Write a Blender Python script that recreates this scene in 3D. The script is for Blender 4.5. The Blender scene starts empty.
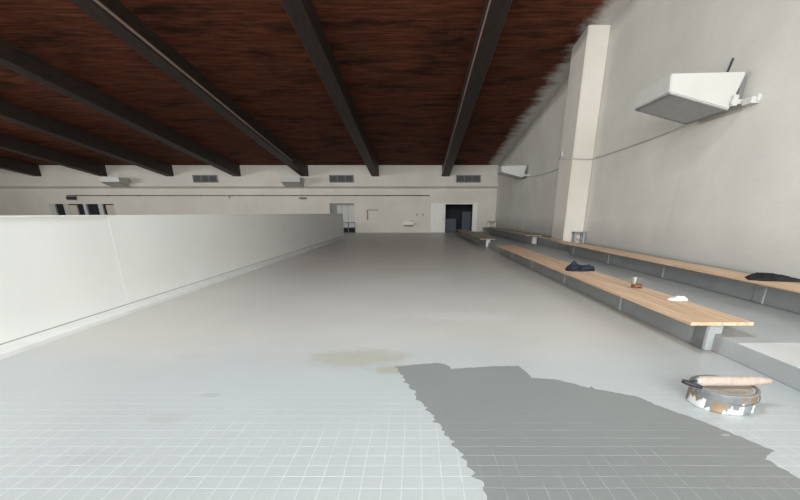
import bpy, bmesh, math, random
from mathutils import Vector, Matrix, noise

S = bpy.context.scene
C = S.collection
R = math.radians
random.seed(4)

# ------------------------------------------------------------------ helpers
def box(bm, x0, x1, y0, y1, z0, z1, bev=0.0, seg=2):
    ret = bmesh.ops.create_cube(bm, size=1.0)
    vs = ret['verts']
    for v in vs:
        v.co = Vector((x0 + (v.co.x + .5) * (x1 - x0), y0 + (v.co.y + .5) * (y1 - y0), z0 + (v.co.z + .5) * (z1 - z0)))
    if bev > 0:
        es = list({e for v in vs for e in v.link_edges})
        bmesh.ops.bevel(bm, geom=es, offset=bev, segments=seg, affect='EDGES', profile=.6)
    return bm

def bx(*a, **k):
    return box(bmesh.new(), *a, **k)

def prism(bm, pts, axis, a, b):
    """closed outline pts extruded between a and b along an axis ('x' or 'y' or 'z')"""
    def mk(p, t):
        return {'x': (t, p[0], p[1]), 'y': (p[0], t, p[1]), 'z': (p[0], p[1], t)}[axis]
    v0 = [bm.verts.new(mk(p, a)) for p in pts]
    v1 = [bm.verts.new(mk(p, b)) for p in pts]
    n = len(pts)
    bm.faces.new(v0); bm.faces.new(v1[::-1])
    for i in range(n):
        bm.faces.new((v0[i], v1[i], v1[(i + 1) % n], v0[(i + 1) % n]))
    bmesh.ops.recalc_face_normals(bm, faces=bm.faces[:])
    return bm

def tube(bm, path, r, n=8):
    pts = [Vector(p) for p in path]
    rr = r if isinstance(r, (list, tuple)) else [r] * len(pts)
    rings = []
    for i, p in enumerate(pts):
        d = (pts[min(i + 1, len(pts) - 1)] - pts[max(i - 1, 0)]).normalized()
        ref = Vector((0, 0, 1)) if abs(d.z) < .9 else Vector((1, 0, 0))
        u = d.cross(ref).normalized(); w = u.cross(d).normalized()
        rings.append([bm.verts.new(p + (u * math.cos(t) + w * math.sin(t)) * rr[i]) for t in [2 * math.pi * k / n for k in range(n)]])
    for a, b in zip(rings, rings[1:]):
        for k in range(n):
            bm.faces.new((a[k], a[(k + 1) % n], b[(k + 1) % n], b[k]))
    bm.faces.new(rings[0][::-1]); bm.faces.new(rings[-1])
    bmesh.ops.recalc_face_normals(bm, faces=bm.faces[:])
    return bm

def lathe(bm, prof, cx=0, cy=0, n=40):
    """prof: list of (r, z); ends closed when r is 0"""
    rings = []
    for r, z in prof:
        if r < 1e-6:
            rings.append([bm.verts.new((cx, cy, z))])
        else:
            rings.append([bm.verts.new((cx + r * math.cos(2 * math.pi * k / n), cy + r * math.sin(2 * math.pi * k / n), z)) for k in range(n)])
    for a, b in zip(rings, rings[1:]):
        for k in range(n):
            k2 = (k + 1) % n
            if len(a) == 1 and len(b) == 1: continue
            if len(a) == 1: bm.faces.new((a[0], b[k2], b[k]))
            elif len(b) == 1: bm.faces.new((a[k], a[k2], b[0]))
            else: bm.faces.new((a[k], a[k2], b[k2], b[k]))
    bmesh.ops.recalc_face_normals(bm, faces=bm.faces[:])
    return bm

def drape(bm, outline, h, folds=5, seed=0, rings=14, dens=6):
    """a heap of cloth: irregular outline (list of (x,y) about its middle), height h(x,y) with creases"""
    n = len(outline) * dens
    o = []
    L = len(outline)
    for i in range(n):
        t = i / dens; k = int(t); f = t - k
        p0, p1, p2, p3 = (Vector(outline[(k + j) % L]) for j in (-1, 0, 1, 2))
        q = .5 * ((2 * p1) + (p2 - p0) * f + (2 * p0 - 5 * p1 + 4 * p2 - p3) * f * f + (3 * p1 - p0 - 3 * p2 + p3) * f ** 3)
        o.append(q)
    prev = None
    top = bm.verts.new((0, 0, h(0, 0)))
    for j in range(1, rings + 1):
        s = j / rings
        cur = []
        for q in o:
            x, y = q.x * s, q.y * s
            fall = max(0.0, 1 - s ** 5) ** .55
            z = h(x, y) * fall
            nz = noise.noise((x * folds + seed, y * folds * 1.3, seed)) + .6 * abs(noise.noise((x * folds * 2.6, y * folds * 2.2 + seed, 3)))
            z = max(.001, z * (1 + .45 * nz * (s < .98)))
            if j == rings: z = 0.0005
            cur.append(bm.verts.new((x, y, z)))
        for k in range(n):
            k2 = (k + 1) % n
            if prev is None: bm.faces.new((top, cur[k], cur[k2]))
            else: bm.faces.new((prev[k], cur[k], cur[k2], prev[k2]))
        prev = cur
    bm.faces.new(prev[::-1])
    bmesh.ops.recalc_face_normals(bm, faces=bm.faces[:])
    return bm

def obj(name, bm, mat, parent=None, smooth=False, loc=None):
    me = bpy.data.meshes.new(name)
    bm.to_mesh(me); bm.free()
    if smooth:
        for p in me.polygons: p.use_smooth = True
    me.materials.append(mat)
    o = bpy.data.objects.new(name, me)
    C.objects.link(o)
    if loc: o.location = loc
    if parent: o.parent = parent
    return o

def tag(o, label=None, cat=None, group=None, kind=None):
    if label: o['label'] = label
    if cat: o['category'] = cat
    if group: o['group'] = group
    if kind: o['kind'] = kind
    return o

def thing(name, label, cat, loc=(0, 0, 0), rz=0.0, group=None, kind=None):
    o = bpy.data.objects.new(name, None)
    o.empty_display_size = .1
    C.objects.link(o); o.location = loc; o.rotation_euler = (0, 0, rz)
    return tag(o, label, cat, group, kind)

def dup(root, loc, rz, label):
    r = root.copy(); C.objects.link(r); r.location = loc; r.rotation_euler = (0, 0, rz)
    r['label'] = label
    for ch in list(root.children):
        c = ch.copy(); C.objects.link(c); c.parent = r
        for g in list(ch.children):
            d = g.copy(); C.objects.link(d); d.parent = c
    return r

def struct(name, bm, mat, label=None, cat=None, parent=None):
    return tag(obj(name, bm, mat, parent), label, cat, None, None if parent else 'structure')

# ------------------------------------------------------------------ materials
class NT:
    def __init__(s, name):
        s.m = bpy.data.materials.new(name); s.m.use_nodes = True
        s.t = s.m.node_tree; s.n = s.t.nodes; s.l = s.t.links
        s.b = s.n['Principled BSDF']
        s.co = s.n.new('ShaderNodeTexCoord').outputs['Object']
    def put(s, sock, v):
        if hasattr(v, 'is_linked') or isinstance(v, bpy.types.NodeSocket): s.l.new(v, sock)
        else: sock.default_value = v
    def math(s, op, a, b=0.0, c=0.0, clamp=False):
        n = s.n.new('ShaderNodeMath'); n.operation = op; n.use_clamp = clamp
        s.put(n.inputs[0], a); s.put(n.inputs[1], b)
        if op in ('MULTIPLY_ADD', 'SMOOTH_MIN', 'WRAP'): s.put(n.inputs[2], c)
        return n.outputs[0]
    def xyz(s, v=None):
        n = s.n.new('ShaderNodeSeparateXYZ'); s.l.new(v or s.co, n.inputs[0]); return n.outputs
    def mapping(s, scale=(1, 1, 1), loc=(0, 0, 0), v=None):
        n = s.n.new('ShaderNodeMapping'); s.l.new(v or s.co, n.inputs[0])
        n.inputs['Scale'].default_value = scale; n.inputs['Location'].default_value = loc
        return n.outputs[0]
    def noise(s, scale, v=None, detail=4, rough=.55, dist=0.0):
        n = s.n.new('ShaderNodeTexNoise'); s.l.new(v or s.co, n.inputs['Vector'])
        n.inputs['Scale'].default_value = scale; n.inputs['Detail'].default_value = detail
        n.inputs['Roughness'].default_value = rough; n.inputs['Distortion'].default_value = dist
        return n.outputs['Fac']
    def ramp(s, f, a, b, lo=0.0, hi=1.0):
        n = s.n.new('ShaderNodeMapRange'); n.interpolation_type = 'SMOOTHSTEP'
        s.put(n.inputs['Value'], f); n.inputs['From Min'].default_value = a; n.inputs['From Max'].default_value = b
        n.inputs['To Min'].default_value = lo; n.inputs['To Max'].default_value = hi
        return n.outputs['Result']
    def mix(s, f, a, b, mode='MIX'):
        n = s.n.new('ShaderNodeMix'); n.data_type = 'RGBA'; n.blend_type = mode
        s.put(n.inputs['Factor'], f)
        for k, v in ((6, a), (7, b)):
            if isinstance(v, tuple): v = v if len(v) == 4 else (*v, 1)
            s.put(n.inputs[k], v)
        return n.outputs[2]
    def bump(s, h, dist=.01, strength=1.0):
        n = s.n.new('ShaderNodeBump'); n.inputs['Distance'].default_value = dist; n.inputs['Strength'].default_value = strength
        s.l.new(h, n.inputs['Height']); s.l.new(n.outputs[0], s.b.inputs['Normal'])
    def out(s, col, rough=.6, metal=0.0, spec=.5):
        if isinstance(col, tuple): col = (*col[:3], 1)
        s.put(s.b.inputs['Base Color'], col); s.put(s.b.inputs['Roughness'], rough)
        s.b.inputs['Metallic'].default_value = metal
        s.b.inputs['Specular IOR Level'].default_value = spec
        return s.m

def paint(name, col, rough=.6, var=.06, scale=3.0, bump=.002, spec=.4, metal=0.0):
    t = NT(name)
    f = t.noise(scale, detail=5)
    g = t.noise(scale * 14, detail=3)
    c = t.mix(t.ramp(f, .3, .7), tuple(x * (1 - var) for x in col), tuple(min(1, x * (1 + var)) for x in col))
    if bump: t.bump(g, bump)
    return t.out(c, rough, metal, spec)

def wood(name, light, dark, along='y', rough=.5, ring=9.0):
    t = NT(name)
    sc = {'y': (22, .9, 22), 'x': (.9, 22, 22)}[along]
    v = t.mapping(sc)
    f = t.noise(1.0, v, 6, .6, .6)
    g = t.noise(.35, v, 3, .5, 1.2)
    c = t.mix(t.ramp(f, .3, .72), dark, light)
    c = t.mix(t.ramp(g, .52, .72, 0, .5), c, tuple(x * .62 for x in dark))
    t.bump(f, .002)
    return t.out(c, rough, 0, .35)

def tile_floor(name, base, grout, fade0, fade1, marks, sheen, line=.45, old=None):
    """painted mosaic tile: grout joints show where the coat is thin"""
    t = NT(name)
    X, Y, Z = t.xyz()
    P = .1203
    def joint(c, off, w):
        a = t.math('ADD', c, -off)
        a = t.math('DIVIDE', a, P)
        a = t.math('FRACT', a)
        a = t.math('ABSOLUTE', t.math('SUBTRACT', a, .5))
        return t.ramp(a, .5 - w / P, .5 - w * .2 / P)           # 1 on the joint
    jit = t.math('MULTIPLY', t.math('SUBTRACT', t.noise(1.6), .5), .02)
    jx = joint(t.math('ADD', X, jit), .041, .0056)
    jy = joint(t.math('ADD', Y, jit), 2.112, .0056)
    coat = t.noise(1.1, t.mapping((1, 1, 1), (3.1, 7.7, 0)), 4, .6)
    thick = t.math('MULTIPLY_ADD', t.math('SUBTRACT', coat, .5), 2.0, Y)
    show = t.ramp(thick, fade0, fade1 + .4, 1, 0)
    patchy = t.ramp(t.noise(5.0), .3, .6, .35, 1)
    show = t.math('MULTIPLY', show, patchy)
    jx = t.math('MULTIPLY', jx, t.ramp(thick, fade0 - .1, fade1 - .5, .9, 0))    # cross joints fill with paint first
    j = t.math('MAXIMUM', jx, jy)
    big = t.noise(.7, detail=5)
    fine = t.noise(30, t.mapping((1, .5, 1)), 3)
    c = t.mix(t.ramp(big, .3, .7), tuple(x * .955 for x in base), tuple(min(1, x * 1.03) for x in base))
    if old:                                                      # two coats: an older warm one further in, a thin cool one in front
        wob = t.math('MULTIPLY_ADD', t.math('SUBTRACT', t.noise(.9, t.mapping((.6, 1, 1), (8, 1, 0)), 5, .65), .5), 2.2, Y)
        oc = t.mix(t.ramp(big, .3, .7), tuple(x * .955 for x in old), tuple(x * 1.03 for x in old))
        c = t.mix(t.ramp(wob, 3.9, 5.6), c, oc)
    c = t.mix(t.ramp(fine, .35, .7, 0, .16), c, tuple(min(1, x * 1.12) for x in base))
    streak = t.noise(1.0, t.mapping((2.0, 26, 1)), 3)
    c = t.mix(t.ramp(streak, .55, .75, 0, .22), c, tuple(x * .9 for x in base))
    for (mx, my, rx, ry, col, amt, seed) in marks:               # old stains and scuffs, each with its own outline
        w = t.math('MULTIPLY', t.math('SUBTRACT', t.noise(3.2, t.mapping((1, 1, 1), (seed, seed * 2, 0)), 5, .7), .5), 1.7)
        dx = t.math('DIVIDE', t.math('ADD', X, -mx), rx); dy = t.math('DIVIDE', t.math('ADD', Y, -my), ry)
        d = t.math('ADD', t.math('MULTIPLY', dx, dx), t.math('MULTIPLY', dy, dy))
        d = t.math('ADD', d, t.math('MULTIPLY', w, 2.2))
        c = t.mix(t.ramp(d, .2, 1.3, amt * .75, 0), c, col)
    c = t.mix(t.math('MULTIPLY', t.math('MULTIPLY', j, show), line), c, grout)
    hgt = t.math('MULTIPLY', t.math('MULTIPLY', j, show), -1.0)
    hgt = t.math('MULTIPLY_ADD', t.noise(45, detail=2), .25, hgt)
    t.bump(hgt, .0022, .6)
    return t.out(c, sheen, 0, .5)

M = {}
stain = (.50, .48, .40)
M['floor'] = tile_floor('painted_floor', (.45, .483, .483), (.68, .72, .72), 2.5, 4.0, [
    (-.62, 4.55, .62, .36, (.40, .39, .335), 1, 1.3), (-.22, 4.16, .22, .14, (.36, .35, .24), .9, 6.1),
    (-2.5, 4.6, .20, .12, (.42, .43, .43), .55, 2.2), (-2.12, 2.45, .26, .10, (.40, .42, .43), .5, 4.4),
    (-2.48, 5.15, .3, .14, (.45, .46, .46), .4, 9.2), (-1.95, 3.05, .16, .09, (.38, .39, .38), .5, 3.7),
    (-1.83, 3.5, .09, .06, (.34, .36, .36), .6, 5.3), (.9, 6.6, .8, .35, (.70, .69, .66), .35, 7.9),
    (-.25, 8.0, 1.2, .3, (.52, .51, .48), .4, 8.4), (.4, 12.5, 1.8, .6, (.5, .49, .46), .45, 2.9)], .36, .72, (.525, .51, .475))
M['wetpaint'] = tile_floor('fresh_grey_paint', (.225, .24, .235), (.46, .51, .51), 2.2, 2.95, [
    (2.25, 2.76, .035, .015, (.6, .6, .58), .6, 1.1)], .48, .5)
def terrace_mat():
    t = NT('terrace_paint')
    X, Y, Z = t.xyz()
    f = t.noise(1.2, detail=5); g = t.noise(20, detail=3)
    new = t.mix(t.ramp(f, .3, .7), (.33, .345, .34), (.39, .405, .40))
    old = t.mix(t.ramp(f, .3, .7), (.56, .57, .56), (.62, .63, .62))
    edge = t.math('MULTIPLY_ADD', t.math('SUBTRACT', t.noise(3), .5), .06, Y)
    lvl = t.ramp(Z, .19, .196)
    c = t.mix(t.math('MULTIPLY', t.ramp(edge, 4.44, 4.47, 1, 0), lvl), new, old)
    t.bump(g, .002)
    return t.out(c, .55, 0, .4)
M['terrace'] = terrace_mat()
M['plinth'] = paint('grey_plinth_paint', (.31, .33, .33), .55, .07, 2.0)
M['post'] = paint('grey_post_paint', (.20, .213, .212), .5, .12, 9.0)
M['whitepost'] = paint('white_post_paint', (.48, .485, .475), .5, .05, 5.0)
M['seat'] = wood('pine_seat', (.72, .53, .36), (.54, .34, .21))
M['seat_old'] = wood('worn_seat', (.42, .34, .26), (.30, .23, .17))
M['beam'] = wood('dark_beam', (.050, .034, .026), (.018, .012, .009), 'y', .6)
M['batten'] = paint('conduit_brown', (.30, .21, .17), .5, .1)
M['white'] = paint('white_enamel', (.52, .51, .475), .35, .02, 2.0, .0005)
M['partition'] = paint('partition_white', (.87, .885, .855), .45, .02, .8, .0015)
M['kerb'] = paint('kerb_white', (.70, .705, .68), .5, .05, 2.5, .002)
M['lens'] = paint('frosted_lens', (.30, .31, .30), .25, .05, 6.0, 0)
M['dark'] = paint('dark_metal', (.025, .026, .03), .6, .1, 5.0, 0)
M['grey_metal'] = paint('grey_metal', (.20, .20, .195), .5, .1, 5.0, 0, metal=.2)
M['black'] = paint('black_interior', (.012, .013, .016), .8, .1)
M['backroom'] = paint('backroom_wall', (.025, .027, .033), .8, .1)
M['cabinet'] = paint('steel_blue_cabinet', (.04, .05, .066), .5, .05)
M['doorwhite'] = paint('door_white', (.74, .71, .65), .5, .03)
M['shutter'] = paint('door_grey', (.48, .48, .45), .5, .04)
M['jamb'] = paint('jamb_grey', (.22, .22, .20), .6, .05)
M['beige'] = paint('beige_post', (.52, .46, .38), .6, .05)
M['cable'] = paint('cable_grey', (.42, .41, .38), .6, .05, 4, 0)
M['pipe'] = paint('pipe_brown', (.16, .14, .125), .5, .1, 4, 0)
def cloth(name, col, lo):
    t = NT(name)
    f = t.noise(9, detail=5); g = t.noise(160, detail=2)
    t.bump(g, .002)
    return t.out(t.mix(t.ramp(f, .3, .7), lo, col), .85, 0, .2)
M['navy'] = cloth('navy_cloth', (.032, .040, .062), (.014, .017, .026))
M['blackcloth'] = cloth('black_cloth', (.022, .022, .026), (.010, .010, .012))
M['paper'] = cloth('white_tissue', (.88, .87, .84), (.75, .74, .72))

def wall_mat(name, col, lo, rows):
    t = NT(name)
    f = t.noise(.45, detail=5, rough=.6); g = t.noise(18, detail=4)
    X, Y, Z = t.xyz()
    r = t.math('FRACT', t.math('DIVIDE', Z, rows))
    r = t.ramp(t.math('ABSOLUTE', t.math('SUBTRACT', r, .5)), .44, .5)
    c = t.mix(t.ramp(f, .32, .7), lo, col)
    h = t.math('MULTIPLY_ADD', r, -.5, g)
    dirt = t.noise(1.4, t.mapping((1, 1, .35)), 5, .65)
    c = t.mix(t.ramp(dirt, .56, .78, 0, .22), c, tuple(x * .72 for x in col))
    t.bump(h, .006, .7)
    return t.out(c, .75, 0, .25)
M['wall'] = wall_mat('cream_wall', (.66, .62, .55), (.60, .56, .49), .42)
M['rightwall'] = wall_mat('pale_wall', (.63, .605, .55), (.57, .545, .49), .42)

def ceiling_mat():
    t = NT('red_plank_ceiling')
    X, Y, Z = t.xyz()
    P = .24
    a = t.math('DIVIDE', Y, P)
    row = t.math('FLOOR', a)
    comb = t.n.new('ShaderNodeCombineXYZ')
    t.put(comb.inputs[0], t.math('MULTIPLY', X, .5)); t.put(comb.inputs[1], t.math('MULTIPLY', row, 3.7)); t.put(comb.inputs[2], 0.0)
    plank = t.noise(1.0, comb.outputs[0], 2)
    grain = t.noise(1.0, t.mapping((1.0, 13, 1)), 6, .65, .4)
    soot = t.noise(.55, t.mapping((.8, 2.2, 1)), 5, .62)
    c = t.mix(t.ramp(plank, .3, .7), (.125, .040, .020), (.19, .063, .033))
    c = t.mix(t.ramp(grain, .35, .62, .75, 0), c, (.030, .013, .009))
    c = t.mix(t.ramp(soot, .50, .68, 0, .8), c, (.020, .012, .009))
    gap = t.ramp(t.math('ABSOLUTE', t.math('SUBTRACT', t.math('FRACT', a), .5)), .45, .49)
    c = t.mix(t.math('MULTIPLY', gap, .7), c, (.012, .007, .005))
    scr = t.noise(1.0, t.mapping((.9, 16, 1), (5, 2, 0)), 2)
    c = t.mix(t.ramp(scr, .74, .80, 0, .35), c, (.32, .20, .12))
    # white wall paint that was sprayed over onto the boards along the right-hand wall
    ragged = t.math('MULTIPLY_ADD', t.math('SUBTRACT', t.noise(1.2, t.mapping((.7, 1.2, 1)), 6, .7), .5), 1.5, X)
    c = t.mix(t.ramp(ragged, 5.5, 6.25, 0, .9), c, (.66, .64, .60))
    t.bump(t.math('MULTIPLY_ADD', gap, -1.0, grain), .01, .6)
    return t.out(c, .85, 0, .08)
M['ceiling'] = ceiling_mat()

def can_mat():
    t = NT('paint_spattered_tin')
    X, Y, Z = t.xyz()
    f = t.noise(7, detail=4); g = t.noise(6.5, t.mapping((1, 1, .8), (2, 5, 1)), 3); w = t.noise(10, t.mapping((1, 1, .35), (9, 1, 4)), 3)
    c = t.mix(t.ramp(f, .35, .65), (.15, .16, .165), (.21, .22, .225))
    c = t.mix(t.ramp(g, .53, .57), c, (.22, .155, .085))
    low = t.math('MULTIPLY_ADD', Z, -1.6, w)
    c = t.mix(t.ramp(low, .45, .48), c, (.62, .63, .62))
    return t.out(c, .4, 0, .5)
M['can'] = can_mat()
M['lid'] = paint('lid_cream', (.42, .39, .34), .45, .12, 14)
M['sleeve'] = paint('roller_nap', (.46, .375, .32), .9, .12, 20, .004, .1)

def glass_mat():
    t = NT('clear_cup')
    t.b.inputs['Transmission Weight'].default_value = 1
    t.b.inputs['IOR'].default_value = 1.12
    return t.out((.94, .96, .95), .06)
M['glass'] = glass_mat()
M['brown'] = paint('brown_drink', (.20, .075, .03), .3, .2, 20, 0)

# ------------------------------------------------------------------ the setting
YF, XR, XL, YB = 37.556, 6.55, -34.0, -16.0
SL, SB = -.119, -.125
def zc(y): return 4.99 - SL * (YF - y)                     # underside of the sloping roof boards

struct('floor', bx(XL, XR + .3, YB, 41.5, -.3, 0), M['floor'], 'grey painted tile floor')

# right wall, leaning neither way, cut along the roof slope
struct('wall_right', prism(bmesh.new(), [(YB, 0), (YF + .3, 0), (YF + .3, zc(YF + .3) + .1), (YB, zc(YB) + .1)], 'x', XR, XR + .3), M['rightwall'], 'pale painted wall on the right')
bm = bmesh.new()                                            # far side of the hall: a long unseen opening, added to let in fill light
LY0, LY1, LZ0, LZ1 = 0.0, 21.0, 1.8, 4.6
box(bm, XL - .3, XL, YB, YF + .3, 0, LZ0); box(bm, XL - .3, XL, YB, LY0, LZ0, LZ1); box(bm, XL - .3, XL, LY1, YF + .3, LZ0, LZ1)
prism(bm, [(YB, LZ1), (YF + .3, LZ1), (YF + .3, zc(YF + .3) + .1), (YB, zc(YB) + .1)], 'x', XL - .3, XL)
struct('wall_left', bm, M['wall'])

# far wall with three openings: (x0, x1, z_top)
bm = bmesh.new()
ops = [(-29.6, -24.35, 2.18), (-6.90, -4.93, 2.23), (2.47, 4.68, 2.16)]
x = XL
for (a, b, h) in ops:
    box(bm, x, a, YF, YF + .3, 0, 5.3); box(bm, a, b, YF, YF + .3, h, 5.3); x = b
box(bm, x, XR, YF, YF + .3, 0, 5.3)
struct('wall_far', bm, M['wall'], 'cream far wall under the beam ends')

# ceiling: boards, with a roof light over the near half of the hall (out of view)
def zbeam(y): return min(4.19 - SB * (YF - y), zc(y) - .38)
def roofpiece(bm, x0, x1, y0, y1):
    vs = [bm.verts.new((x, y, z)) for (x, y, z) in ((x0, y0, zc(y0)), (x1, y0, zc(y0)), (x1, y1, zc(y1)), (x0, y1, zc(y1)),
          (x0, y0, zc(y0) + .15), (x1, y0, zc(y0) + .15), (x1, y1, zc(y1) + .15), (x0, y1, zc(y1) + .15))]
    for f in ((0, 1, 2, 3), (7, 6, 5, 4), (0, 4, 5, 1), (1, 5, 6, 2), (2, 6, 7, 3), (3, 7, 4, 0)):
        bm.faces.new([vs[i] for i in f])
SKX0, SKX1, SKY0, SKY1 = -3.8, -.6, 2.0, 5.4
bm = bmesh.new()
roofpiece(bm, XL, XR + .3, SKY1, YF + .3); roofpiece(bm, XL, XR + .3, YB, SKY0)
roofpiece(bm, XL, SKX0, SKY0, SKY1); roofpiece(bm, SKX1, XR + .3, SKY0, SKY1)
bmesh.ops.recalc_face_normals(bm, faces=bm.faces[:])
struct('ceiling', bm, M['ceiling'], 'dark red brown plank ceiling')

# back wall behind the photographer with its tall window opening
WX0, WX1, WZ0, WZ1 = -11.0, 5.5, 1.2, 10.0
bm = bmesh.new()
ztop = zc(YB)
box(bm, XL, WX0, YB - .3, YB, 0, ztop); box(bm, WX1, XR, YB - .3, YB, 0, ztop)
box(bm, WX0, WX1, YB - .3, YB, 0, WZ0); box(bm, WX0, WX1, YB - .3, YB, WZ1, ztop)
struct('wall_back', bm, M['wall'])

# ledge along the far wall
bm = bmesh.new()
prism(bm, [(YF, 3.74), (YF - .34, 3.72), (YF - .34, 3.47), (YF - .30, 3.44), (YF, 3.31)], 'x', XL, XR)
struct('trim_1', bm, M['wall'], 'cream ledge running along the far wall')

# dark rooms behind the openings
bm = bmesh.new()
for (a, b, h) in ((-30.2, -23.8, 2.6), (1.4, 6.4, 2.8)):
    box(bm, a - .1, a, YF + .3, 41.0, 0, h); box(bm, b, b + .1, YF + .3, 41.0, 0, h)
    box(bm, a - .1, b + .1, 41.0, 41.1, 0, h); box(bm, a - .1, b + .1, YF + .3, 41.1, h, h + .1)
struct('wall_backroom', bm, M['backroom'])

# raised terraces for the benches
struct('trim_2', bx(3.47, 6.55, YB, 34.4, 0, .2, bev=.012), M['terrace'], 'raised grey terrace under the rear benches')
struct('trim_3', bx(5.56, 6.55, YB, YF, .2, .42, bev=.012), M['plinth'], 'upper grey terrace step against the right wall')

# right hand doorway: lining, casing and an open white leaf folded back on the wall
d = thing('door_1', 'dark open doorway with pale casing in the far wall', None, (2.47, YF, 0), kind='structure')
obj('frame', box(box(box(bmesh.new(), -.07, 0, -.03, .3, 0, 2.16), 2.21, 2.62, -.04, .02, 0, 2.26), -.07, 2.62, -.03, .02, 2.16, 2.24), M['doorwhite'], d)
leaf = obj('leaf', bx(-1.18, -.09, -.06, -.005, .01, 2.24, bev=.008), M['doorwhite'], d)
obj('handle', bx(-.22, -.14, -.10, -.06, 1.0, 1.05, bev=.008), M['grey_metal'], leaf)

# left hand recessed grey door above its dark sill gap
d = thing('door_2', 'recessed grey door behind the end of the partition', None, (-6.90, YF, 0), kind='structure')
obj('frame', box(box(bmesh.new(), 0, .55, .12, .3, 0, 2.23), .55, 1.97, .1, .3, 2.08, 2.23), M['jamb'], d)
lf = obj('leaf', bx(.55, 1.97, .16, .22, .36, 2.08, bev=.006), M['shutter'], d)
obj('rail', box(box(bmesh.new(), .92, .95, .145, .165, .36, 2.08), 1.42, 1.45, .145, .165, .36, 2.08), M['jamb'], lf)
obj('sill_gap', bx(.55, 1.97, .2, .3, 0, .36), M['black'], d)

# long opening behind the partition: posts and dark panes
w = thing('window_1', 'wide dark opening with pale posts above the partition', None, (-29.6, YF, 0), kind='structure')
bm = bmesh.new()
for (a, b) in ((0, .45), (1.15, 1.55), (2.75, 3.0), (3.95, 4.3)): box(bm, a, b, .02, .2, 0, 2.18)
obj('post', bm, M['shutter'], w)
bm = bmesh.new()
for (a, b) in ((1.55, 2.2), (4.55, 5.25)): box(bm, a, b, .05, .2, 0, 2.1)
obj('curtain', bm, M['beige'], w)
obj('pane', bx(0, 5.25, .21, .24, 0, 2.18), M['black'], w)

# ------------------------------------------------------------------ beams
ends = [(2.43, 'first from the right wall'), (-3.14, 'second from the right wall'), (-8.7, 'third from the right wall, with a pale conduit on its side'),
        (-14.05, 'fourth from the right wall'), (-19.35, 'fifth from the right wall'), (-24.6, 'sixth from the right wall'),
        (-29.8, 'at the far left, seventh from the right wall')]
for i, (bxx, where) in enumerate(ends):
    b = thing('ceiling_beam', 'dark stained ceiling beam ' + where, 'beam', (bxx, YF, 0), group='ceiling beams', kind='thing')
    y0 = YB if not (SKX0 - 1.5 < bxx < SKX1 + .5) else SKY1 + .3
    bm = bmesh.new()
    w_ = .30
    sp = lambda y: .055 * (bxx - 2.43) * (YF - y) / 21     # the beams fan out a little
    vs = []
    for y in (y0, 14.0, YF):                                 # the timber deepens towards the far wall
        for (xx, dz) in ((-w_, 1), (w_, 1), (w_, 0), (-w_, 0)):
            vs.append(bm.verts.new((xx + sp(y), y - YF, zbeam(y) if dz else zc(y))))
    for o in (0, 4):
        for f in ((0, 4, 5, 1), (1, 5, 6, 2), (2, 6, 7, 3), (3, 7, 4, 0)):
            bm.faces.new([vs[k + o] for k in f])
    bm.faces.new(vs[:4]); bm.faces.new(vs[:7:-1])
    bmesh.ops.recalc_face_normals(bm, faces=bm.faces[:])
    es = [e for e in bm.edges if abs(e.verts[0].co.y - e.verts[1].co.y) > 5 and e.verts[0].co.z - zc(e.verts[0].co.y + YF) < -.2]
    bmesh.ops.bevel(bm, geom=es, offset=.03, segments=1, affect='EDGES')
    obj('timber', bm, M['beam'], b)
    bm = bmesh.new()
    if i == 2:
        tube(bm, [(w_ + .05 + sp(y), y - YF, zbeam(y) + .10) for y in (7.0, 14.0, 25.0, YF - 4.5)], .05, 8)
        obj('conduit', bm, M['batten'], b, True)['label'] = 'thin pale brown conduit'
    elif i == 0:
        box_y = [(-w_ - .02 + sp(y), y - YF, zbeam(y) + .04) for y in (6.5, 14.0, 20.0, YF)]
        tube(bm, box_y, .028, 6)
        obj('conduit', bm, M['batten'], b, True)

# ------------------------------------------------------------------ pilaster
p = thing('pilaster', 'tall cream pilaster rising along the right wall to the roof', 'pillar', (6.2, 18.4, .42), kind='thing')
bm = bmesh.new()
prism(bm, [(17.7, .42), (19.3, .42), (19.3, zc(19.3) - .005), (17.7, zc(17.7) - .005)], 'x', 5.80, 6.548)
bmesh.ops.translate(bm, verts=bm.verts, vec=(-6.2, -18.4, -.42))
bmesh.ops.bevel(bm, geom=[e for e in bm.edges if abs((e.verts[0].co - e.verts[1].co).z) > 3], offset=.03, segments=2, affect='EDGES')
obj('shaft', bm, M['wall'], p)
bm = bmesh.new()
box(bm, 5.78, 6.548, 17.68, 19.32, .42, .50)
bmesh.ops.translate(bm, verts=bm.verts, vec=(-6.2, -18.4, -.42))
obj('base', bm, M['wall'], p)

# ------------------------------------------------------------------ partition on the left
PX, PT = -4.88, 1.467
pt = thing('partition', 'low white panelled partition running back along the left side', 'partition', (PX, 0, 0), kind='thing')
obj('panel', bx(-.14, 0, -4.0, 7.32, .05, PT - .012, bev=.004), M['partition'], pt)
obj('panel', bx(-.14, 0, 7.40, 31.2, .05, PT, bev=.004), M['partition'], pt)
obj('cap_rail', bx(-.16, .018, -4.0, 7.30, PT - .014, PT + .004, bev=.004), M['partition'], pt)
obj('joint_strip', bx(-.15, .0012, 7.30, 7.42, .066, PT + .001), M['partition'], pt)
obj('gap_shade_strip', bx(-.12, .006, -4.0, 31.1, .05, .066), M['cable'], pt)  # grey strip standing in for the dark shade line under the panels
kb = bmesh.new()
prism(kb, [(-.16, 0), (.33, 0), (.315, .042), (.30, .05), (-.16, .055)], 'y', -4.0, 31.4)
obj('kerb', kb, M['kerb'], pt)

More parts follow.
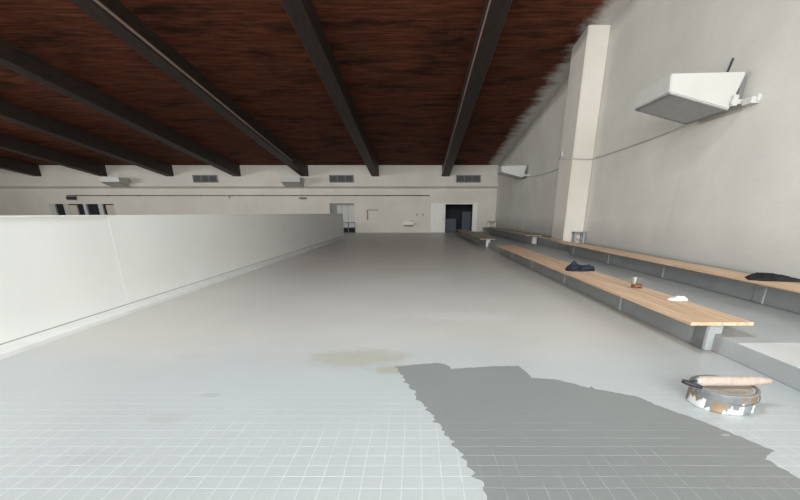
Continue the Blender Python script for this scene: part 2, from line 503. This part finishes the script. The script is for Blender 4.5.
# ------------------------------------------------------------------ freshly painted patch of floor
out = [(-0.199, 4.243), (0.032, 4.322), (0.268, 4.372), (0.35, 4.306), (0.392, 4.181), (0.626, 4.227), (0.86, 4.262), (1.105, 4.274), (1.135, 4.091), (1.142, 3.921), (1.27, 3.90), (1.399, 3.867), (1.507, 3.763), (1.611, 3.663), (1.648, 3.712), (1.657, 3.639), (1.80, 3.56), (1.97, 3.455), (2.065, 3.227), (2.218, 3.006), (2.348, 2.748), (2.443, 2.538), (2.363, 2.486), (2.298, 2.437), (2.328, 2.318), (2.34, 2.22), (2.36, 1.9), (2.3, 1.4), (1.6, 1.0), (.7, 1.1), (.44, 1.6)]
left = [(0.421, 2.005), (0.401, 2.178), (0.37, 2.307), (0.339, 2.424), (0.291, 2.538), (0.261, 2.675), (0.196, 2.889), (0.152, 3.095), (0.06, 3.348), (-0.009, 3.592), (-0.096, 3.867), (-0.152, 4.091)]
poly = [(px - .012, py) for (px, py) in out + left]
ring = []
for i, a in enumerate(poly):
    b = poly[(i + 1) % len(poly)]
    n_ = max(1, int(math.hypot(b[0] - a[0], b[1] - a[1]) / .012))
    onleft = len(out) <= i < len(poly)
    for k in range(n_):
        t = k / n_
        px, py = a[0] + (b[0] - a[0]) * t, a[1] + (b[1] - a[1]) * t
        amp = .030 if onleft else .012
        ring.append((px + amp * noise.noise((px * 19, py * 19, 1.0)) * 1.6, py + amp * noise.noise((px * 17, py * 21, 9.0)) + amp * .5 * noise.noise((px * 60, py * 60, 4.0))))
bm = bmesh.new()
lo = [bm.verts.new((px, py, .0002)) for (px, py) in ring]
hi = [bm.verts.new((px, py, .0018)) for (px, py) in ring]
n_ = len(ring)
for i in range(n_): bm.faces.new((lo[i], hi[i], hi[(i + 1) % n_], lo[(i + 1) % n_]))
rim = [bm.edges.get((hi[i], hi[(i + 1) % n_])) for i in range(n_)]
bmesh.ops.triangle_fill(bm, use_beauty=True, use_dissolve=False, edges=rim, normal=(0, 0, 1))
bmesh.ops.recalc_face_normals(bm, faces=bm.faces[:])
for f in bm.faces:
    if abs(f.normal.z) > .5 and f.normal.z < 0: f.normal_flip()
tag(obj('paint_patch', bm, M['wetpaint']), 'patch of fresh darker grey paint with ragged edges on the tiled floor', 'paint')

# ------------------------------------------------------------------ benches
def bench(label, x0, z0, y0, y1, posts, seat_m, post_m=None, planks=2, back_to=None, near_end_white=False):
    """seat boards on a low wall with posts; x0 = front edge of the seat, z0 = ground it stands on"""
    t = thing('bench', label, 'bench', (x0, y0, z0), group='spectator benches along the right')
    L = y1 - y0
    wd = .705 if back_to is None else .50
    pw = wd / planks
    for k in range(planks):
        ext = 0.0
        obj('seat_board', bx(k * pw + .003, (k + 1) * pw - .003, 0, L + ext, .335, .372, bev=.005), seat_m, t)
    if back_to:
        obj('rail', bx(.27, .38, L + .01, back_to - y0, .335, .372, bev=.004), seat_m, t)
    fx = .335                                                # front of the low wall
    obj('plinth', bx(fx, fx + .16, .16, L - .25, 0, .30, bev=.012), M['plinth'], t)
    for j, py in enumerate(posts):
        m = (post_m or M['post']) if j == 0 else M['plinth']
        pa, pb = fx - .02, fx + .175
        o = obj('post', bx(pa, pb, py - y0, py - y0 + .22, 0, .334, bev=.025, seg=3), m, t)
        if j == 0 and post_m: o['label'] = 'white painted end post'
    return t
bench('long pine bench nearest the camera, holding a navy cloth and a cup', 3.055, 0.0, 4.67, 16.85, [4.84, 7.05, 9.9, 12.8, 15.6], M['seat'])
bench('weathered bench in front of the dark doorway at the far wall', 3.05, 0.0, 21.2, 33.6, [21.34, 25.2, 29.2, 33.0], M['seat_old'], M['whitepost'])
bench('pine bench on the terrace along the right wall, holding a black garment', 4.98, .2, 3.4, 15.65, [3.6, 6.55, 9.4, 12.2, 15.0], M['seat'], back_to=20.1)
bench('weathered upper bench beyond the pilaster near the far right corner', 4.98, .2, 20.25, 32.3, [20.36, 24.2, 28.2, 31.6], M['seat_old'], M['whitepost'])

# ------------------------------------------------------------------ floodlights
def make_flood(label, loc, rz):
    t = thing('floodlight', label, 'floodlight', loc, rz, 'boxy wall floodlights')
    bm = bmesh.new()
    prism(bm, [(-1.56, 4.03), (-1.53, 3.71), (-.28, 3.42), (-.10, 4.06)], 'y', 0, 1.47)
    bmesh.ops.bevel(bm, geom=bm.edges[:], offset=.02, segments=2, affect='EDGES')
    h = obj('housing', bm, M['white'], t)
    bm = bmesh.new()                                        # slanted glass underneath with a dark rim
    nrm = Vector((-.226, 0, -.974))
    def q(u, v, o):
        a = Vector((-1.53, 0, 3.71)).lerp(Vector((-.28, 0, 3.42)), u); a.y = v * 1.47
        return a + nrm * o
    def slab(bm, u0, u1, v0, v1, o0, o1):
        vs = [bm.verts.new(q(u, v, o)) for o in (o0, o1) for (u, v) in ((u0, v0), (u1, v0), (u1, v1), (u0, v1))]
        for f in ((0, 1, 2, 3), (7, 6, 5, 4), (0, 4, 5, 1), (1, 5, 6, 2), (2, 6, 7, 3), (3, 7, 4, 0)): bm.faces.new([vs[i] for i in f])
        bmesh.ops.recalc_face_normals(bm, faces=bm.faces[:])
    slab(bm, .04, .97, .03, .97, .001, .012)
    obj('lens', bm, M['lens'], t)
    bm = bmesh.new()
    for a in ((.01, .04, .01, .99), (.97, .995, .01, .99), (.04, .97, .01, .03), (.04, .97, .97, .99)): slab(bm, *a, -.002, .022)
    obj('lens_frame', bm, M['grey_metal'], t)
    bm = bmesh.new()
    box(bm, -.07, -.003, -.45, 1.6, 3.48, 3.60, bev=.008)
    box(bm, -.16, -.003, -.42, -.16, 3.45, 3.56, bev=.008)
    box(bm, -.32, -.03, -.10, -.03, 3.50, 3.58, bev=.008); box(bm, -.30, -.03, 1.50, 1.57, 3.50, 3.58, bev=.008)
    box(bm, -.30, -.20, -.10, .02, 3.47, 3.66, bev=.01)
    obj('bracket', bm, M['white'], t)
    obj('back_plate', bx(-.11, -.003, .10, .22, 3.6, 4.02, bev=.005), M['grey_metal'], t)
    return t
F0 = make_flood('large white box floodlight high on the right wall near the camera', (XR, 9.97, 0), 0)
dup(F0, (XR, 27.56, 0), 0, 'smaller looking white floodlight on the right wall by the far corner')
dup(F0, (-22.5, YF - .002, 0), R(90), 'white floodlight on the far wall left of the leftmost vent')
dup(F0, (-8.75, YF - .002, 0), R(90), 'white floodlight on the far wall between two vents')

def cable(name, label, pts, r, m, cat='cable', z=0):
    o = obj(name, tube(bmesh.new(), pts, r, 6), m, None, True)
    return tag(o, label, cat)
XC = XR - .022
def sag(a, b, n, s):
    a, b = Vector(a), Vector(b)
    return [a.lerp(b, i / n) - Vector((0, 0, s * 4 * (i / n) * (1 - i / n))) for i in range(n + 1)]
px0 = 5.80 - .022
pth = sag((XC, 27.06, 3.42), (XC, 19.4, 3.50), 8, .12) + [(XC, 19.34, 3.52), (px0, 19.34, 3.52), (px0, 19.2, 3.52)] + \
      [(px0, 17.66, 3.36), (6.2, 17.66, 3.33), (XC, 17.66, 3.34)] + sag((XC, 17.4, 3.35), (XC, 11.62, 3.47), 6, .03)
cable('cable', 'grey cable running along the right wall across the pilaster between floodlights', pth, .022, M['cable'])
cable('cable', 'short dark wire sticking up the wall above the large floodlight', [(XC, 10.75, 4.06), (XC, 10.72, 4.25), (XC - .02, 10.6, 4.45)], .02, M['dark'])
t = thing('junction_box', 'small pale junction box on the pilaster at the cable', 'junction box', (5.80, 19.05, 3.56))
obj('box', bx(-.045, -.002, -.1, .1, .02, .18, bev=.01), M['white'], t)
obj('cover', bx(-.055, -.045, -.08, .08, .04, .16, bev=.004), M['cable'], t)

# ------------------------------------------------------------------ far wall fittings
vents = [(-16.6, 'dark louvred vent high on the far wall, leftmost of three'), (-5.82, 'dark louvred vent high on the far wall above the grey recessed door'),
         (4.22, 'dark louvred vent high on the far wall above the open doorway')]
V0 = None
for (vx, lab) in vents:
    if V0 is None:
        V0 = thing('vent', lab, 'vent', (vx, YF - .003, 3.74), group='louvred vents under the roof')
        bm = bmesh.new()
        for a in ((-.98, -.91, 0, .56), (.91, .98, 0, .56), (-.91, .91, 0, .06), (-.91, .91, .50, .56), (-.33, -.29, .06, .5), (.29, .33, .06, .5)):
            box(bm, a[0], a[1], -.06, 0, a[2], a[3])
        obj('frame', bm, M['grey_metal'], V0)
        obj('backing', bx(-.91, .91, -.012, 0, .06, .50), M['black'], V0)
        bm = bmesh.new()
        for k in range(6):
            z = .085 + k * .07
            prism(bm, [(-.05, z), (-.045, z - .008), (-.014, z + .035), (-.018, z + .043)], 'x', -.91, .91)
        obj('louvre', bm, M['grey_metal'], V0)
    else:
        dup(V0, (vx, YF - .003, 3.74), 0, lab)

t = thing('wall_pipe', 'long thin dark pipe fixed along the far wall below the ledge', 'pipe', (-14, YF, 2.8))
obj('tube', tube(bmesh.new(), [(-13.9, -.05, 0), (0, -.05, 0), (15.2, -.05, 0)], .035, 8), M['pipe'], t, True)
for k in range(12):
    obj('clip', bx(-13.2 + k * 2.5, -13.12 + k * 2.5, -.06, -.003, -.06, .05), M['pipe'], t)
obj('drop', tube(bmesh.new(), [(-.9, -.05, -.03), (-.9, -.05, -.22)], .03, 8), M['pipe'], t, True)

t = thing('wall_speaker', 'small dark box speaker high on the far wall over the dark opening', 'speaker', (-27.5, YF, 2.47))
obj('cabinet', bx(-.32, .32, -.32, -.04, .02, .26, bev=.02), M['dark'], t)
obj('bracket', bx(-.12, .12, -.045, -.003, .0, .2), M['grey_metal'], t)
t = thing('wall_lamp', 'small oval dark fitting just under the pipe on the far wall', 'lamp', (-9.0, YF, 2.6))
bm = bmesh.new(); bmesh.ops.create_uvsphere(bm, u_segments=20, v_segments=10, radius=1)
for v in bm.verts: v.co = Vector((v.co.x * .36, v.co.y * .09 - .09, v.co.z * .08))
obj('shade', bm, M['jamb'], t, True)
obj('mount', bx(-.08, .08, -.08, -.003, -.03, .12), M['white'], t)

t = thing('wall_hatch', 'small square pale hatch with a shadowed lintel in the far wall', 'hatch', (-3.46, YF, .97))
obj('frame', box(box(bmesh.new(), -.46, .46, -.09, -.003, .72, .79), -.46, -.36, -.06, -.003, 0, .72), M['jamb'], t)
obj('cover', bx(-.36, .42, -.03, -.003, .02, .72, bev=.006), M['wall'], t)

t = thing('wall_basin', 'small pale wall basin with a dark underside low on the far wall', 'basin', (-.53, YF, .5))
bm = bmesh.new()
prism(bm, [(-.40, .30), (-.36, .10), (-.20, .06), (-.003, .06), (-.003, .34), (-.04, .34), (-.05, .16), (-.30, .16), (-.37, .30)], 'x', -.40, .40)
obj('bowl', bm, M['doorwhite'], t)
obj('bracket', bx(-.36, .36, -.26, -.003, -.02, .06), M['jamb'], t)
obj('tap', tube(bmesh.new(), [(.25, -.03, .36), (.25, -.06, .46), (.25, -.16, .46), (.25, -.18, .42)], .018, 8), M['grey_metal'], t, True)
for (sx, lab) in ((.16, 'small dark wall switch, left of the two beside the basin'), (.65, 'small dark wall switch, nearer the open white door leaf')):
    t = thing('wall_switch', lab, 'switch', (sx, YF, 1.28), group='switches on the far wall')
    obj('plate', bx(-.085, .085, -.03, -.003, 0, .17, bev=.006), M['shutter'], t)
    obj('rocker', bx(-.05, .05, -.045, -.03, .04, .13, bev=.004), M['jamb'], t)

t = thing('railing', 'low tubular railing beside the recessed door at the partition end', 'railing', (-5.3, YF - 1.3, 0))
for a in (-.62, 0, .55): obj('post', tube(bmesh.new(), [(a, 0, 0), (a, 0, .80)], .03, 8), M['jamb'], t, True)
for z in (.42, .80): obj('rail', tube(bmesh.new(), [(-.65, 0, z), (.58, 0, z)], .03, 8), M['jamb'], t, True)

t = thing('stool', 'small pale stool with a dark top in the far right corner', 'stool', (6.12, 36.6, .42))
obj('seat', bx(-.34, .34, -.2, .2, .40, .46, bev=.01), M['jamb'], t)
for a in (-.27, .27):
    for b in (-.14, .14): obj('leg', bx(a - .04, a + .04, b - .04, b + .04, 0, .40), M['doorwhite'], t)
obj('shelf', bx(-.30, .30, -.16, .16, .12, .16), M['doorwhite'], t)

t = thing('stool', 'small grey stool standing against the foot of the pilaster', 'stool', (6.28, 17.42, .42))
obj('seat', bx(-.22, .22, -.16, .16, .36, .41, bev=.008), M['jamb'], t)
for a in (-.16, .16):
    for b in (-.10, .10): obj('leg', bx(a - .035, a + .035, b - .035, b + .035, 0, .36), M['plinth'], t)
obj('shelf', bx(-.17, .17, -.11, .11, .14, .17), M['cable'], t)

t = thing('cabinet', 'low steel blue cabinet dimly seen through the doorway, left one', 'cabinet', (3.05, 39.2, 0), group='cabinets in the back room')
obj('body', bx(-.55, .45, -.3, .3, 0, 1.05, bev=.01), M['cabinet'], t)
obj('door', bx(-.52, .42, -.32, -.3, .06, 1.0, bev=.004), M['cabinet'], t)
t = thing('cabinet', 'taller steel blue cabinet dimly seen through the doorway, right one', 'cabinet', (4.4, 39.6, 0), group='cabinets in the back room')
obj('body', bx(-.4, .4, -.3, .3, 0, 1.6, bev=.01), M['cabinet'], t)
obj('door', bx(-.37, .37, -.32, -.3, .06, 1.55, bev=.004), M['cabinet'], t)

# ------------------------------------------------------------------ paint tin and roller
t = thing('paint_can', 'wide paint spattered grey tin with a lid on the floor', 'paint can', (2.575, 3.325, 0))
r = .246
obj('body', lathe(bmesh.new(), [(0, .001), (r - .006, .001), (r, .008), (r - .004, .016), (r - .004, .138), (r, .144), (r, .152), (r - .012, .156), (0, .156)], n=56), M['can'], t, True)
obj('rim', lathe(bmesh.new(), [(r - .03, .152), (r - .03, .164), (r - .012, .168), (r + .002, .164), (r + .004, .154), (r - .012, .150)], n=56), M['grey_metal'], t, True)
obj('lid', lathe(bmesh.new(), [(0, .1565), (r - .055, .1565), (r - .05, .163), (r - .031, .163), (r - .031, .1575)], n=48), M['lid'], t, True)
bm = bmesh.new()
tube(bm, [((r + .006) * math.cos(a), (r + .008) * math.sin(a) - .004, .138 - .05 * math.sin(a - math.pi)) for a in [math.pi + math.pi * k / 20 for k in range(21)]], .005, 6)
obj('bail_handle', bm, M['grey_metal'], t, True)
for s in (-1, 1):
    obj('ear', bx(s * (r + .003) - .008, s * (r + .003) + .008, -.02, .02, .12, .155, bev=.004), M['grey_metal'], t)

t = thing('paint_roller', 'pinkish paint roller lying across the top of the tin', 'paint roller', (2.60, 3.30, .169))
L0, L1 = -.26, .33
prof = [(0, L0), (.030, L0), (.040, L0 + .012), (.041, L0 + .1), (.041, .12), (.037, .2), (.030, .27), (.022, L1 - .004), (0, L1)]
bm = lathe(bmesh.new(), prof, n=24)
bmesh.ops.rotate(bm, verts=bm.verts, cent=(0, 0, 0), matrix=Matrix.Rotation(R(90), 3, 'Y'))
for v in bm.verts: v.co += Vector((0, 0, .043)) + Vector((0, 0, 1)) * .002 * noise.noise(v.co * 40)
obj('sleeve', bm, M['sleeve'], t, True)
bm = lathe(bmesh.new(), [(0, L0 - .02), (.02, L0 - .02), (.033, L0 - .004), (.033, L0 + .004), (0, L0 + .004)], n=20)
bmesh.ops.rotate(bm, verts=bm.verts, cent=(0, 0, 0), matrix=Matrix.Rotation(R(90), 3, 'Y'))
bmesh.ops.translate(bm, verts=bm.verts, vec=(0, 0, .043))
obj('end_cap', bm, M['cable'], t, True)
obj('frame', tube(bmesh.new(), [(L0 - .01, 0, .043), (L0 - .05, 0, .043), (L0 - .085, -.01, .041), (L0 - .10, -.03, .036), (L0 - .085, -.06, .025), (L0 - .02, -.085, .012)], .008, 8), M['dark'], t, True)
obj('grip', tube(bmesh.new(), [(L0 - .15, -.015, .050), (L0 - .12, -.03, .042), (L0 - .07, -.058, .030), (L0 - .02, -.08, .018)], [.014, .021, .018, .012], 10), M['dark'], t, True)

# ------------------------------------------------------------------ things lying on the benches
ZB = .372
t = thing('cloth_bundle', 'crumpled dark navy cloth bundle on the near pine bench', 'cloth', (3.47, 9.35, ZB + .001))
oc = [(-.30, -.10), (-.22, -.22), (0, -.24), (.18, -.20), (.30, -.12), (.31, .08), (.2, .2), (0, .24), (-.16, .26), (-.25, .12)]
def hn(x, y):
    return .075 + .085 * math.exp(-((x + .12) / .07) ** 2 - ((y - .05) / .12) ** 2) + .03 * max(0, x / .3)
bm = drape(bmesh.new(), oc, hn, 9, 2.3)
obj('folds', bm, M['navy'], t, True)
bm = bmesh.new()
tube(bm, [(-.27, -.16, .017), (-.20, -.21, .035), (-.05, -.225, .03), (.1, -.215, .03), (.25, -.15, .03)], .014, 8)
obj('strap', bm, M['blackcloth'], t, True)

t = thing('plastic_cup', 'clear cup with brown liquid on the near pine bench', 'cup', (3.57, 7.02, ZB + .001))
rc = .095
obj('cup', lathe(bmesh.new(), [(0, 0), (rc * .86, 0), (rc, .155), (rc + .005, .158), (rc - .006, .158), (rc * .86 - .006, .006), (0, .006)], n=32), M['glass'], t, True)
obj('liquid', lathe(bmesh.new(), [(0, .007), (rc * .86 - .008, .007), (rc * .92 - .010, .058), (0, .058)], n=32), M['brown'], t, True)
obj('stirrer', tube(bmesh.new(), [(-.045, -.02, .03), (-.05, -.015, .17)], [.022, .026], 10), M['white'], t, True)

t = thing('paper_tissue', 'crumpled white paper near the front end of the near bench', 'paper', (3.66, 6.0, ZB + .001))
ot = [(-.15, -.03), (-.06, -.09), (.04, -.08), (.12, -.05), (.12, .01), (.05, .06), (-.05, .09), (-.12, .04)]
obj('sheet', drape(bmesh.new(), ot, lambda x, y: .034 + .012 * math.sin(x * 20), 16, 5.1), M['paper'], t, True)

t = thing('black_garment', 'folded black garment draped on the terrace bench by the wall', 'garment', (5.27, 6.55, .573))
og = [(-.30, -.02), (-.22, -.14), (-.05, -.20), (.12, -.24), (.30, -.28), (.36, -.16), (.34, .06), (.18, .24), (0, .26), (-.16, .24), (-.22, .12)]
obj('folds', drape(bmesh.new(), og, lambda x, y: .058 + .015 * math.sin(x * 9 + 1), 8, 7.7), M['blackcloth'], t, True)

# ------------------------------------------------------------------ light
def area(name, loc, rot, sx, sy, power, col):
    l = bpy.data.lights.new(name, 'AREA'); l.shape = 'RECTANGLE'; l.size = sx; l.size_y = sy
    l.energy = power; l.color = col
    o = bpy.data.objects.new(name, l); C.objects.link(o); o.location = loc; o.rotation_euler = rot
    return o
ym = (SKY0 + SKY1) / 2
PW = (790, 9300, 4100, .3)
area('roof_light_daylight', ((SKX0 + SKX1) / 2, ym, zc(ym) + 1.0), (R(12), R(-36), 0), SKX1 - SKX0, SKY1 - SKY0, PW[0], (.88, .975, 1))
area('back_window_daylight', ((WX0 + WX1) / 2, YB - .1, (WZ0 + WZ1) / 2), (R(90), 0, 0), WX1 - WX0, WZ1 - WZ0, PW[1], (.95, .98, 1))
area('side_fill_light', (XL - .1, (LY0 + LY1) / 2, (LZ0 + LZ1) / 2), (0, R(-90), 0), LZ1 - LZ0, LY1 - LY0, PW[2], (.95, .98, 1))  # added fill at the unseen side opening, evens light down the hall

wd = bpy.data.worlds.new('World'); S.world = wd; wd.use_nodes = True
bg = wd.node_tree.nodes['Background']
bg.inputs[0].default_value = (.80, .90, 1, 1); bg.inputs[1].default_value = PW[3]

# ------------------------------------------------------------------ camera
cd = bpy.data.cameras.new('Camera')
cd.sensor_fit = 'HORIZONTAL'; cd.sensor_width = 36.0
cd.lens = 430.0 / 800 * 36
cd.shift_x = -15.0 / 800
cd.shift_y = 131.288 / 800
cd.clip_start = .05; cd.clip_end = 200
cam = bpy.data.objects.new('Camera', cd); C.objects.link(cam)
cam.location = (0, 0, 1.5); cam.rotation_euler = (R(90 - 21.3738), 0, 0)
S.camera = cam

S.view_settings.view_transform = 'Standard'
S.view_settings.look = 'None'
S.view_settings.gamma = 1.0
S.view_settings.use_curve_mapping = False
S.view_settings.exposure = 0.0
